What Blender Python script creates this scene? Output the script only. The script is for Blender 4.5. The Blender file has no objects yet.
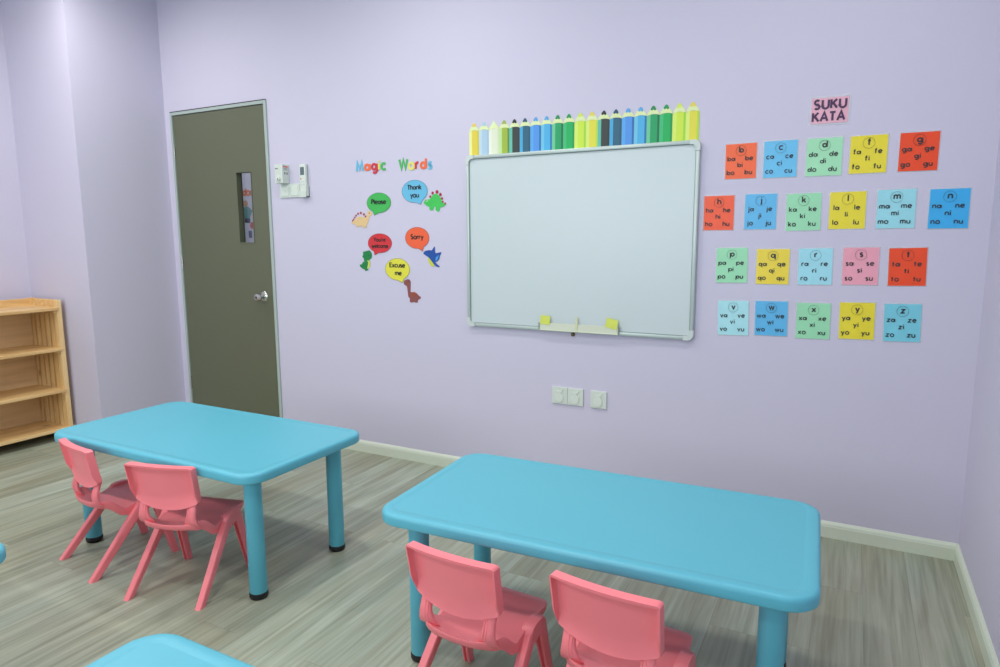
import bpy, bmesh, math, random
from math import sin, cos, pi, radians
from mathutils import Vector, Matrix
from mathutils.geometry import tessellate_polygon
random.seed(7)
S = bpy.context.scene
C = S.collection
# ------------------------------------------------------------------ materials
def lin(c):
    return tuple(((v/255)/12.92 if v/255 <= .04045 else ((v/255+.055)/1.055)**2.4) for v in c) + (1,)
MATS = {}
def mat(name, rgb, rough=.5, metal=0, bump=0, bscale=200, emit=0, alpha=1, trans=0, coat=0, spec=.5, var=0):
    if name in MATS: return MATS[name]
    m = bpy.data.materials.new(name); m.use_nodes = True
    nt = m.node_tree; b = nt.nodes['Principled BSDF']
    col = lin(rgb)
    b.inputs['Base Color'].default_value = col
    b.inputs['Roughness'].default_value = rough
    b.inputs['Metallic'].default_value = metal
    b.inputs['Specular IOR Level'].default_value = spec
    b.inputs['Alpha'].default_value = alpha
    b.inputs['Transmission Weight'].default_value = trans
    b.inputs['Coat Weight'].default_value = coat
    b.inputs['Coat Roughness'].default_value = .1
    tc = nt.nodes.new('ShaderNodeTexCoord')
    n = nt.nodes.new('ShaderNodeTexNoise'); n.inputs['Scale'].default_value = bscale
    n.inputs['Detail'].default_value = 3
    nt.links.new(tc.outputs['Object'], n.inputs['Vector'])
    if bump:
        bp = nt.nodes.new('ShaderNodeBump'); bp.inputs['Strength'].default_value = bump
        bp.inputs['Distance'].default_value = .002
        nt.links.new(n.outputs['Fac'], bp.inputs['Height']); nt.links.new(bp.outputs['Normal'], b.inputs['Normal'])
    mx = nt.nodes.new('ShaderNodeMix'); mx.data_type = 'RGBA'
    v = max(var, .012)
    mx.inputs['A'].default_value = tuple(c*(1-v) for c in col[:3]) + (1,)
    mx.inputs['B'].default_value = tuple(min(1, c*(1+v)) for c in col[:3]) + (1,)
    nt.links.new(n.outputs['Fac'], mx.inputs['Factor']); nt.links.new(mx.outputs['Result'], b.inputs['Base Color'])
    if emit:
        b.inputs['Emission Color'].default_value = col; b.inputs['Emission Strength'].default_value = emit
    MATS[name] = m
    return m

def floor_material():
    m = bpy.data.materials.new('grey_oak_planks'); m.use_nodes = True
    nt = m.node_tree; b = nt.nodes['Principled BSDF']; N = nt.nodes.new; L = nt.links.new
    tc = N('ShaderNodeTexCoord')
    mp = N('ShaderNodeMapping'); mp.inputs['Rotation'].default_value = (0, 0, pi/2)
    mp.inputs['Location'].default_value = (.31, .045, 0)
    L(tc.outputs['Object'], mp.inputs['Vector'])
    def brick(c1, c2, mort, ms):
        br = N('ShaderNodeTexBrick'); br.offset = .37; br.offset_frequency = 3
        br.inputs['Color1'].default_value = c1; br.inputs['Color2'].default_value = c2
        br.inputs['Mortar'].default_value = mort
        br.inputs['Scale'].default_value = 1; br.inputs['Mortar Size'].default_value = ms
        br.inputs['Mortar Smooth'].default_value = .3; br.inputs['Bias'].default_value = 0
        br.inputs['Brick Width'].default_value = 1.22; br.inputs['Row Height'].default_value = .152
        L(mp.outputs['Vector'], br.inputs['Vector']); return br
    br = brick((0, 0, 0, 1), (1, 1, 1, 1), (.45, .45, .45, 1), .0)
    gap = brick((1, 1, 1, 1), (1, 1, 1, 1), (.80, .80, .78, 1), .0012)
    # every plank gets its own slice of the grain noise
    sep = N('ShaderNodeSeparateXYZ'); L(tc.outputs['Object'], sep.inputs[0])
    ad = N('ShaderNodeMath'); ad.operation = 'MULTIPLY'; L(br.outputs['Color'], ad.inputs[0]); ad.inputs[1].default_value = 37
    def grain(sx, sy, detail, dist=0):
        cx = N('ShaderNodeCombineXYZ')
        a = N('ShaderNodeMath'); a.operation = 'MULTIPLY'; L(sep.outputs['X'], a.inputs[0]); a.inputs[1].default_value = sx
        c = N('ShaderNodeMath'); c.operation = 'MULTIPLY'; L(sep.outputs['Y'], c.inputs[0]); c.inputs[1].default_value = sy
        L(a.outputs[0], cx.inputs[0]); L(c.outputs[0], cx.inputs[1]); L(ad.outputs[0], cx.inputs[2])
        no = N('ShaderNodeTexNoise'); no.inputs['Scale'].default_value = 1; no.inputs['Detail'].default_value = detail
        no.inputs['Distortion'].default_value = dist
        L(cx.outputs[0], no.inputs['Vector']); return no
    g1 = grain(12, .7, 4, 1.6); g2 = grain(85, 3.0, 4, .2); g3 = grain(3.5, 1.0, 2, .4)
    def ramp(src, stops):
        r = N('ShaderNodeValToRGB'); L(src, r.inputs[0])
        r.color_ramp.elements[0].position = stops[0][0]; r.color_ramp.elements[0].color = lin(stops[0][1])
        r.color_ramp.elements[1].position = stops[-1][0]; r.color_ramp.elements[1].color = lin(stops[-1][1])
        for p, c in stops[1:-1]:
            e = r.color_ramp.elements.new(p); e.color = lin(c)
        return r
    r1 = ramp(g1.outputs['Fac'], [(.30, FLOOR_D), (.5, FLOOR_M), (.72, FLOOR_L)])
    r2 = ramp(g2.outputs['Fac'], [(.3, (226, 226, 220)), (.65, (255, 255, 255))])
    r3 = ramp(g3.outputs['Fac'], [(.3, (246, 234, 226)), (.6, (255, 255, 255))])
    r4 = ramp(br.outputs['Color'], [(0, (238, 234, 228)), (1, (255, 255, 255))])
    def mul(a, c, f):
        x = N('ShaderNodeMix'); x.data_type = 'RGBA'; x.blend_type = 'MULTIPLY'; x.inputs['Factor'].default_value = f
        L(a, x.inputs['A']); L(c, x.inputs['B']); return x.outputs['Result']
    o = mul(r1.outputs[0], r2.outputs[0], 1); o = mul(o, r3.outputs[0], .9); o = mul(o, r4.outputs[0], 1)
    o = mul(o, gap.outputs['Color'], 1)
    L(o, b.inputs['Base Color'])
    b.inputs['Roughness'].default_value = .42
    bp = N('ShaderNodeBump'); bp.inputs['Strength'].default_value = .12; bp.inputs['Distance'].default_value = .001
    L(g2.outputs['Fac'], bp.inputs['Height']); L(bp.outputs['Normal'], b.inputs['Normal'])
    return m

def pine(name, dark, light, axis):
    m = bpy.data.materials.new(name); m.use_nodes = True
    nt = m.node_tree; b = nt.nodes['Principled BSDF']; N = nt.nodes.new; L = nt.links.new
    tc = N('ShaderNodeTexCoord'); mp = N('ShaderNodeMapping')
    sc = [26, 26, 26]; sc[axis] = 1.8; mp.inputs['Scale'].default_value = sc
    L(tc.outputs['Object'], mp.inputs['Vector'])
    no = N('ShaderNodeTexNoise'); no.inputs['Scale'].default_value = 1; no.inputs['Detail'].default_value = 4
    no.inputs['Distortion'].default_value = .5; L(mp.outputs[0], no.inputs['Vector'])
    r = N('ShaderNodeValToRGB'); L(no.outputs['Fac'], r.inputs[0])
    r.color_ramp.elements[0].position = .3; r.color_ramp.elements[0].color = lin(dark)
    r.color_ramp.elements[1].position = .68; r.color_ramp.elements[1].color = lin(light)
    # knots
    mp2 = N('ShaderNodeMapping'); s2 = [7, 7, 7]; s2[axis] = 3; mp2.inputs['Scale'].default_value = s2
    L(tc.outputs['Object'], mp2.inputs['Vector'])
    vo = N('ShaderNodeTexVoronoi'); vo.inputs['Scale'].default_value = .9; L(mp2.outputs[0], vo.inputs['Vector'])
    r2 = N('ShaderNodeValToRGB'); L(vo.outputs['Distance'], r2.inputs[0])
    r2.color_ramp.elements[0].position = .04; r2.color_ramp.elements[0].color = lin((150, 105, 60))
    r2.color_ramp.elements[1].position = .10; r2.color_ramp.elements[1].color = (1, 1, 1, 1)
    x = N('ShaderNodeMix'); x.data_type = 'RGBA'; x.blend_type = 'MULTIPLY'; x.inputs['Factor'].default_value = .8
    L(r.outputs[0], x.inputs['A']); L(r2.outputs[0], x.inputs['B']); L(x.outputs['Result'], b.inputs['Base Color'])
    b.inputs['Roughness'].default_value = .45
    return m

FLOOR_D, FLOOR_M, FLOOR_L = (154, 163, 146), (173, 183, 166), (190, 200, 184)
M_wall = mat('lilac_wall_paint', (207, 203, 221), .7, bump=.25, bscale=260)
M_ceil = mat('white_ceiling_paint', (232, 232, 232), .8)
M_base = mat('cream_white_gloss_baseboard', (216, 225, 206), .35)
M_floor = floor_material()
M_blue = mat('sky_blue_plastic', (90, 180, 199), .40, bump=.08, bscale=700, spec=.55)
M_pink = mat('pink_plastic', (255, 136, 143), .38, bump=.06, bscale=700)
M_rub = mat('black_rubber', (18, 18, 20), .5)
M_pine = pine('pine_wood_upright', (214, 172, 108), (238, 206, 150), 2)
M_pineY = pine('pine_wood_shelf', (208, 164, 102), (236, 202, 144), 1)
M_ply = pine('pine_back_board', (214, 180, 130), (232, 200, 150), 1)
M_door = mat('olive_grey_laminate', (100, 104, 82), .42, bump=.15, bscale=500, var=.05)
M_doorf = mat('pale_grey_green_metal', (172, 186, 180), .4)
M_dark = mat('dark_gap_shade', (22, 26, 24), .8)  # near-black colour for painted shade in the door gaps, and the keyhole
M_chrome = mat('brushed_steel', (205, 205, 200), .22, metal=1)
M_glass = mat('clear_window_glass', (235, 240, 240), .02, trans=1, spec=.5)
M_white = mat('white_plastic', (212, 222, 211), .35)
M_white2 = mat('white_plastic_rocker', (218, 228, 216), .3)
M_board = mat('white_enamel_board', (203, 215, 215), .3)
M_alu = mat('pale_aluminium', (190, 204, 198), .35, metal=.25)
M_ink = mat('black_ink', (40, 44, 46), .5)
M_lcd = mat('grey_display', (98, 116, 120), .25)
M_red = mat('red_print', (214, 70, 66), .5)
M_greyp = mat('grey_print', (120, 130, 128), .5)

# ------------------------------------------------------------------ mesh helpers
def meshobj(name, bm, material, parent=None, loc=(0, 0, 0), rot=None, smooth=False):
    me = bpy.data.meshes.new(name); bm.normal_update(); bm.to_mesh(me); bm.free()
    mats = material if isinstance(material, (list, tuple)) else [material]
    for m in mats: me.materials.append(m)
    o = bpy.data.objects.new(name, me); C.objects.link(o)
    if parent is not None: o.parent = parent
    o.location = loc
    if rot: o.rotation_euler = rot
    if smooth:
        for p in me.polygons: p.use_smooth = True
        try: me.set_sharp_from_angle(angle=radians(smooth if smooth > 1 else 40))
        except Exception: pass
    return o
def tag(o, label=None, cat=None, group=None, kind=None):
    if label: o['label'] = label
    if cat: o['category'] = cat
    if group: o['group'] = group
    if kind: o['kind'] = kind
    return o
def thing(name, label, cat, loc=(0, 0, 0), rotz=0, group=None, kind=None):
    o = bpy.data.objects.new(name, None); C.objects.link(o); o.location = loc; o.rotation_euler = (0, 0, rotz)
    o.empty_display_size = .05
    return tag(o, label, cat, group, kind)
def copy_tree(o, parent=None):
    c = o.copy(); C.objects.link(c)
    if parent is not None:
        c.parent = parent
    for ch in list(o.children): copy_tree(ch, c)
    return c
def box(bm, x0, x1, y0, y1, z0, z1, bev=0, mi=0):
    vs = [bm.verts.new((x, y, z)) for x in (x0, x1) for y in (y0, y1) for z in (z0, z1)]
    fs = []
    for q in ((0, 1, 3, 2), (4, 6, 7, 5), (0, 4, 5, 1), (2, 3, 7, 6), (0, 2, 6, 4), (1, 5, 7, 3)):
        f = bm.faces.new([vs[i] for i in q]); f.material_index = mi; fs.append(f)
    if bev:
        ed = list({e for f in fs for e in f.edges})
        bmesh.ops.bevel(bm, geom=ed, offset=bev, segments=2, affect='EDGES', profile=.5)
    return fs
def B(*a, **k):
    bm = bmesh.new(); box(bm, *a, **k); return bm
def loft(bm, rings, cap0=True, cap1=True, mi=0):
    R_ = [[bm.verts.new(p) for p in r] for r in rings]
    n = len(R_[0])
    for a, b in zip(R_, R_[1:]):
        for i in range(n):
            f = bm.faces.new((a[i], a[(i+1) % n], b[(i+1) % n], b[i])); f.material_index = mi
    if cap0: bm.faces.new(R_[0][::-1]).material_index = mi
    if cap1: bm.faces.new(R_[-1]).material_index = mi
def fixn(bm):
    bmesh.ops.recalc_face_normals(bm, faces=bm.faces)
    return bm
def rrect(l, w, r, z, n=8, inset=0, cx=0, cy=0):
    l -= inset; w -= inset; r = max(r-inset, .001); pts = []
    for sx, sy, a0 in ((1, 1, 0), (-1, 1, 90), (-1, -1, 180), (1, -1, 270)):
        for k in range(n+1):
            a = radians(a0+90*k/n)
            pts.append((cx+sx*(l-r)+r*cos(a), cy+sy*(w-r)+r*sin(a), z))
    return pts
def cyl(bm, x, y, prof, n=28, mi=0):
    loft(bm, [[(x+r*cos(2*pi*i/n), y+r*sin(2*pi*i/n), z) for i in range(n)] for r, z in prof], mi=mi)
def poly(bm, pts, y0, y1, mi=0):
    """closed outline in x-z, from depth y0 (wall side) to y1 (room side)"""
    a = [bm.verts.new((x, y0, z)) for x, z in pts]; b = [bm.verts.new((x, y1, z)) for x, z in pts]
    n = len(pts)
    f = []
    for tri in tessellate_polygon([[Vector((x, z, 0)) for x, z in pts]]):
        f.append(bm.faces.new([b[k] for k in tri])); f.append(bm.faces.new([a[k] for k in tri[::-1]]))
    for i in range(n): f.append(bm.faces.new((a[i], a[(i+1) % n], b[(i+1) % n], b[i])))
    for q in f: q.material_index = mi
def ell(cx, cz, rx, rz, n=40, a0=0, a1=360):
    return [(cx+rx*cos(radians(a0+(a1-a0)*i/n)), cz+rz*sin(radians(a0+(a1-a0)*i/n))) for i in range(n)]
def wrr(x0, x1, z0, z1, r, n=5):
    return [(p[0], p[1]) for p in rrect((x1-x0)/2, (z1-z0)/2, r, 0, n, cx=(x0+x1)/2, cy=(z0+z1)/2)]

# ------------------------------------------------------------------ lettering: rounded geometric stroke alphabet
def arc(cx, cy, r, a0, a1, n=14, ry=None):
    ry = r if ry is None else ry
    return [(cx+r*cos(radians(a0+(a1-a0)*i/n)), cy+ry*sin(radians(a0+(a1-a0)*i/n))) for i in range(n+1)]
def arch(x0, x1, base, top, r=None):
    r = (x1-x0)/2
    return [(x0, top-r)] + arc((x0+x1)/2, top-r, r, 180, 0, 10)[1:] + [(x1, base)]
O_ = arc(.5, .5, .5, 0, 360, 20)
Q_ = arc(.42, .5, .44, 0, 360, 20)       # bowl left of a stem
P_ = arc(.60, .5, .44, 0, 360, 20)       # bowl right of a stem
G = {
 'a': (1.0, [Q_, [(1, 1), (1, 0)]]), 'b': (1.0, [P_, [(0, 1.55), (0, 0)]]), 'c': (.85, [arc(.5, .5, .5, 48, 312)]),
 'd': (1.0, [Q_, [(1, 1.55), (1, 0)]]), 'e': (1.0, [[(.02, .52), (.98, .52)] , arc(.5, .5, .5, 2, 318)]),
 'f': (.6, [[(.22, 0), (.22, 1.2)]+arc(.52, 1.2, .3, 180, 90, 5), [(0, 1), (.58, 1)]]),
 'g': (1.0, [Q_, [(1, 1), (1, -.05)]+arc(.55, -.05, .45, 0, -140, 8)]),
 'h': (.85, [[(0, 1.55), (0, 0)], arch(0, .85, 0, 1)]), 'i': (.1, [[(.05, 1), (.05, 0)], [(.05, 1.28), (.05, 1.46)]]),
 'j': (.35, [[(.3, 1), (.3, -.25)]+arc(.05, -.25, .25, 0, -90, 5), [(.3, 1.28), (.3, 1.46)]]),
 'k': (.8, [[(0, 1.55), (0, 0)], [(.72, 1), (.05, .42)], [(.26, .6), (.8, 0)]]), 'l': (.1, [[(.05, 1.55), (.05, 0)]]),
 'm': (1.35, [[(0, 1), (0, 0)], arch(0, .68, 0, 1), arch(.68, 1.36, 0, 1)]), 'n': (.85, [[(0, 1), (0, 0)], arch(0, .85, 0, 1)]),
 'o': (1.0, [O_]), 'p': (1.0, [P_, [(0, 1), (0, -.5)]]), 'q': (1.0, [Q_, [(1, 1), (1, -.5)]]),
 'r': (.5, [[(0, 1), (0, 0)], arc(.4, .6, .4, 180, 70, 7)]),
 's': (.65, [arc(.34, .73, .27, 35, 270, 9)+arc(.34, .25, .27, 90, -150, 9)]),
 't': (.6, [[(.28, 1.4), (.28, 0)], [(0, 1), (.56, 1)]]),
 'u': (.85, [[(0, 1), (0, .42)]+arc(.425, .42, .42, 180, 360, 10), [(.85, 1), (.85, 0)]]),
 'v': (.85, [[(0, 1), (.42, 0), (.85, 1)]]), 'w': (1.3, [[(0, 1), (.33, 0), (.65, .95), (.97, 0), (1.3, 1)]]),
 'x': (.85, [[(0, 1), (.85, 0)], [(0, 0), (.85, 1)]]), 'y': (.85, [[(0, 1), (.43, .05)], [(.85, 1), (.22, -.5)]]),
 'z': (.8, [[(0, .95), (.75, .95), (.03, .05), (.8, .05)]]),
 'S': (.9, [arc(.45, 1.12, .38, 40, 270, 10)+arc(.45, .37, .37, 90, -150, 10)]), 'U': (1.0, [[(0, 1.5), (0, .5)]+arc(.5, .5, .5, 180, 360, 12)+[(1, 1.5)]]),
 'K': (.95, [[(0, 1.5), (0, 0)], [(.88, 1.5), (.05, .65)], [(.3, .9), (.95, 0)]]), 'A': (1.1, [[(0, 0), (.55, 1.5), (1.1, 0)], [(.22, .5), (.88, .5)]]),
 'T': (.9, [[(0, 1.45), (.9, 1.45)], [(.45, 1.45), (.45, 0)]]), 'M': (1.35, [[(0, 0), (.18, 1.5), (.68, .3), (1.18, 1.5), (1.36, 0)]]),
 'W': (1.6, [[(0, 1.5), (.4, 0), (.8, 1.45), (1.2, 0), (1.6, 1.5)]]), 'P': (.85, [[(0, 0), (0, 1.47), (.45, 1.47)]+arc(.45, 1.08, .39, 90, -90, 8)+[(0, .69)]]),
 'Y': (1.0, [[(0, 1.5), (.5, .7)], [(1, 1.5), (.5, .7), (.5, 0)]]), 'E': (.8, [[(.8, 1.45), (0, 1.45), (0, .05), (.8, .05)], [(0, .77), (.7, .77)]]),
 "'": (.1, [[(.05, 1.55), (.05, 1.2)]]), ' ': (.4, []),
}
def stroke(bm, pts, t, y0, y1, mi=0):
    """ribbon of width t along pts (x,z)"""
    n = len(pts); closed = abs(pts[0][0]-pts[-1][0]) < 1e-9 and abs(pts[0][1]-pts[-1][1]) < 1e-9
    if closed: pts = pts[:-1]; n -= 1
    Lf, Rt = [], []
    for i in range(n):
        p = Vector(pts[i]); a = Vector(pts[(i-1) % n]) if (closed or i > 0) else None; b = Vector(pts[(i+1) % n]) if (closed or i < n-1) else None
        d = Vector((0, 0)); ds = []
        if a is not None: ds.append((p-a).normalized())
        if b is not None: ds.append((b-p).normalized())
        for q in ds: d += q
        if d.length < 1e-6: d = ds[0]
        d.normalize(); nn = Vector((-d.y, d.x))
        k = 1/max(.45, abs(d.dot(ds[0])))
        Lf.append(p+nn*t/2*k); Rt.append(p-nn*t/2*k)
    def col(P, y): return [bm.verts.new((q.x, y, q.y)) for q in P]
    a, b, c, d = col(Lf, y1), col(Rt, y1), col(Lf, y0), col(Rt, y0)
    for i in range(n if closed else n-1):
        j = (i+1) % n
        for q in ((a[i], a[j], b[j], b[i]), (a[i], c[i], c[j], a[j]), (b[i], b[j], d[j], d[i])):
            bm.faces.new(q).material_index = mi
    if not closed:
        bm.faces.new((a[0], b[0], d[0], c[0])).material_index = mi
        bm.faces.new((a[-1], c[-1], d[-1], b[-1])).material_index = mi
def text_width(s, h, gap=.32):
    return sum(G[c][0]+gap for c in s)*h - gap*h
def text(bm, s, x, z, h, t, y0, y1, gap=.32, center=True, mi=0):
    if center: x -= text_width(s, h, gap)/2
    for c in s:
        w, st = G[c]
        for k, l in enumerate(st): stroke(bm, [(x+p*h, z+q*h) for p, q in l], t, y0, y1-.00006*k, mi)
        x += (w+gap)*h

LAMP_W, FILL_W, EXPO = 15, 68, -0.1

# ------------------------------------------------------------------ the room
XL, XR, YF, ZC = -4.834, .444, -5.2, 2.95
XP, YP = -4.174, -.607           # pier beside the door
def struct(name, bm, m, parent=None, label=None, smooth=False):
    o = meshobj(name, fixn(bm), m, parent, smooth=smooth); 
    if parent is None: o['kind'] = 'structure'
    if label: o['label'] = label
    return o
DX0, DX1, DZ = -4.114, -3.22, 2.12
struct('floor', B(XL-.15, XR+.15, YF-.15, 1.5, -.12, 0), M_floor)
struct('ceiling', B(XL-.15, XR+.15, YF-.15, 1.5, ZC, ZC+.12), M_ceil)
bm = bmesh.new()
box(bm, XP, DX0+.012, 0, .14, 0, ZC); box(bm, DX1-.012, XR, 0, .14, 0, ZC); box(bm, DX0+.012, DX1-.012, 0, .14, DZ-.012, ZC)
struct('wall_back', bm, M_wall)
struct('wall_left', B(XL-.12, XL, YF, YP, 0, ZC), M_wall)
struct('wall_left_pier', B(XL-.12, XP, YP, .14, 0, ZC), M_wall)
struct('wall_right', B(XR, XR+.12, YF, .14, 0, ZC), M_wall)
bm = bmesh.new()   # front wall, behind the photographer, with a wide opening added for fill light
WX0, WX1, WZ0, WZ1 = -3.9, -.5, .95, 2.35
box(bm, XL-.12, WX0, YF-.12, YF, 0, ZC); box(bm, WX1, XR+.12, YF-.12, YF, 0, ZC)
box(bm, WX0, WX1, YF-.12, YF, 0, WZ0); box(bm, WX0, WX1, YF-.12, YF, WZ1, ZC)
struct('wall_front', bm, M_wall)
w = thing('added_window_1', None, None, (0, 0, 0), kind='structure')  # unseen window, added to go with the soft fill light
bm = bmesh.new()
for x in (WX0, -2.8, -1.65, WX1-.05): box(bm, x, x+.05, YF-.08, YF-.03, WZ0, WZ1)
for z in (WZ0, WZ1-.05): box(bm, WX0, WX1, YF-.08, YF-.03, z, z+.05)
meshobj('added_window_frame', bm, M_white, w)
# corridor behind the door
struct('wall_corridor', B(XL-.9, XR, 1.05, 1.17, 0, ZC), mat('corridor_paint', (205, 200, 215), .7))
struct('wall_corridor_end', B(XL-1.0, XL-.88, .14, 1.17, 0, ZC), mat('corridor_paint', (205, 200, 215), .7))

# baseboards: profile with a rounded top bead
def baseboard(name, p0, p1, nrm):
    prof = [(0, 0), (.013, 0), (.013, .050), (.0115, .052), (.0115, .055), (.010, .060), (.006, .066), (.003, .070), (0, .070)]
    bm = bmesh.new(); rings = []
    for p in (p0, p1): rings.append([(p[0]+nrm[0]*u, p[1]+nrm[1]*u, z) for u, z in prof])
    loft(bm, rings); struct(name, bm, M_base)
baseboard('baseboard_back', (DX1, 0), (XR, 0), (0, -1))
baseboard('baseboard_right', (XR, -.0), (XR, YF), (-1, 0))
baseboard('baseboard_left', (XL, YP), (XL, YF), (1, 0))
baseboard('baseboard_pier', (XL, YP), (XP, YP), (0, -1))
baseboard('baseboard_pier_side', (XP, YP), (XP, 0), (1, 0))

# ------------------------------------------------------------------ the door
d = thing('door_1', 'olive grey flush door with narrow glass slot and round steel knob', None, (DX0, 0, 0), kind='structure')
W = DX1-DX0
bm = bmesh.new(); fw = .020
for x0, x1, z0, z1 in ((.002, fw, 0, DZ), (W-fw-.002, W, 0, DZ), (fw, W-fw-.002, DZ-.020, DZ)):
    box(bm, x0, x1, -.010, .10, z0, z1, bev=.002)
meshobj('door_frame', fixn(bm), M_doorf, d)
bm = bmesh.new()   # dark strips painting the shade in the gaps round the leaf
box(bm, .004, W-.004, -.0115, -.002, DZ, DZ+.006); box(bm, fw, W-fw, .046, .06, .0, DZ-.02)
x0, x1, z0, z1 = -3.472-DX0, -3.352-DX0, 1.252, 1.708
bm.free()
bm = bmesh.new(); box(bm, .004, W-.002, -.0095, -.001, DZ, DZ+.005)
meshobj('head_gap_shade', bm, M_dark, d)  # dark strip painted in for the shadow line above the frame
lx0, lx1, lz1, ly0, ly1 = fw+.003, W-fw-.010, DZ-.0235, -.002, .042
gx0, gx1, gz0, gz1 = -3.515-DX0, -3.388-DX0, 1.26, 1.70
bm = bmesh.new()
box(bm, lx0, gx0, ly0, ly1, .008, lz1); box(bm, gx1, lx1, ly0, ly1, .008, lz1)
box(bm, gx0, gx1, ly0, ly1, .008, gz0); box(bm, gx0, gx1, ly0, ly1, gz1, lz1)
bmesh.ops.remove_doubles(bm, verts=bm.verts, dist=1e-5)
meshobj('door_leaf', fixn(bm), M_door, d)
meshobj('edge_gap_shade', B(W-fw-.010, W-fw-.002, .001, .05, .0, DZ-.024), M_dark, d)  # dark filler, paints the shade in the gap beside the leaf
bm = bmesh.new(); t = .006
for a in ((gx0-t, gx0, gz0-t, gz1+t), (gx1, gx1+t, gz0-t, gz1+t), (gx0, gx1, gz0-t, gz0), (gx0, gx1, gz1, gz1+t)):
    box(bm, a[0], a[1], ly0-.003, ly0, a[2], a[3])
meshobj('glazing_bead', bm, M_door, d)
meshobj('glass_pane', B(gx0, gx1, .030, .034, gz0, gz1), M_glass, d)
kn = thing('door_knob', None, None); kn.parent = d; kn.location = (-3.320-DX0, -.002, .912)
del_keys = list(kn.keys())
bm = bmesh.new()
def lathe_y(bm, prof, n=28):
    loft(bm, [[(r*cos(2*pi*i/n), -y, r*sin(2*pi*i/n)) for i in range(n)] for r, y in prof])
lathe_y(bm, [(.033, 0), (.033, .003), (.028, .008), (.014, .011), (.011, .020), (.013, .028), (.022, .036), (.0265, .046), (.0265, .055), (.022, .064), (.010, .067)])
kb = meshobj('knob', fixn(bm), M_chrome, d, loc=(-3.328-DX0, -.002, .915), smooth=35)
bm = bmesh.new(); lathe_y(bm, [(.007, .0665), (.006, .0685)]); meshobj('keyhole', fixn(bm), M_dark, kb)
bpy.data.objects.remove(kn)
for z in (.28, 1.12, 1.86):
    bm = bmesh.new(); cyl(bm, fw+.0015, -.006, [(.005, z-.045), (.005, z+.045)], 12)
    meshobj('hinge', fixn(bm), M_chrome, d, smooth=35)

# poster on the corridor wall, seen through the door's glass
ps = thing('wall_poster', 'white poster with orange letters seen through the narrow glass of the door', 'poster', (-4.55, 1.05, 1.5))
meshobj('poster_sheet', B(-.36, .36, -.006, 0, -.52, .46), mat('poster_paper', (216, 214, 226), .5), ps)
bm = bmesh.new(); text(bm, 'doo', -.100, .150, .036, .016, -.006, -.0075, gap=.22, center=False); meshobj('lettering', fixn(bm), mat('orange_print', (226, 120, 66), .5), ps)
bm = bmesh.new(); poly(bm, ell(-.08, .08, .03, .028, 20), -.006, -.0072); meshobj('printed_face', fixn(bm), mat('print_skin', (206, 160, 130), .5), ps)
bm = bmesh.new(); poly(bm, [(-.12, .05), (-.05, .055), (.0, .02), (-.03, -.03), (-.035, -.045), (-.11, -.045)], -.006, -.0073); meshobj('printed_shirt', fixn(bm), mat('print_teal', (92, 150, 142), .5), ps)
bm = bmesh.new(); poly(bm, [(-.1, -.045), (-.03, -.045), (-.035, -.085), (-.1, -.08)], -.006, -.0072); meshobj('printed_shorts', fixn(bm), mat('print_navy', (58, 60, 84), .5), ps)
bm = bmesh.new(); poly(bm, ell(-.005, -.105, .034, .03, 18), -.006, -.0072); meshobj('printed_ball', fixn(bm), M_red, ps)
bm = bmesh.new(); poly(bm, [(-.06, -.15), (-.02, -.15), (-.02, -.21), (-.06, -.21)], -.006, -.0072); meshobj('printed_book', fixn(bm), mat('print_blue', (80, 90, 130), .5), ps)

# ------------------------------------------------------------------ ceiling lights
LIGHTS = [(-3.76, -1.02, .85), (-1.9, -1.0, .85), (-.1, -1.1, .5), (-3.3, -2.35, 1), (-1.2, -2.35, 1), (-3.3, -4.0, 1), (-1.2, -4.0, 1)]
M_diff = mat('lit_diffuser', (255, 255, 255), .5, emit=6)
proto = None
for i, (x, y, k) in enumerate(LIGHTS):
    if proto is None:
        o = proto = thing('ceiling_downlight', '', 'ceiling light', (x, y, ZC), group='round ceiling downlights')
        bm = bmesh.new(); n = 32
        loft(bm, [[(r*cos(2*pi*j/n), r*sin(2*pi*j/n), z) for j in range(n)] for r, z in ((.135, -.001), (.135, -.008), (.122, -.014), (.115, -.006))], cap0=False, cap1=False)
        meshobj('trim_ring', fixn(bm), M_white, o, smooth=35)
        bm = bmesh.new(); cyl(bm, 0, 0, [(.116, -.010), (.116, -.004)], 32); meshobj('diffuser', fixn(bm), M_diff, o)
    else:
        o = copy_tree(proto); o.location = (x, y, ZC)
    o['label'] = ['round white ceiling downlight close to the pier beside the door', 'round white ceiling downlight above the gap between the two tables near the back wall',
      'round white ceiling downlight nearest the right wall', 'round white ceiling downlight in the middle row on the shelf side', 'round white ceiling downlight in the middle row on the right wall side',
      'round white ceiling downlight in the front wall row on the shelf side', 'round white ceiling downlight in the front wall row on the right wall side'][i]
    l = bpy.data.lights.new('downlight_beam', 'AREA'); l.shape = 'DISK'; l.size = .22; l.energy = LAMP_W*k; l.color = (1, .985, .95)
    l.spread = radians(168)
    lo = bpy.data.objects.new('downlight_beam', l); C.objects.link(lo); lo.location = (x, y, ZC-.03)
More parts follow.
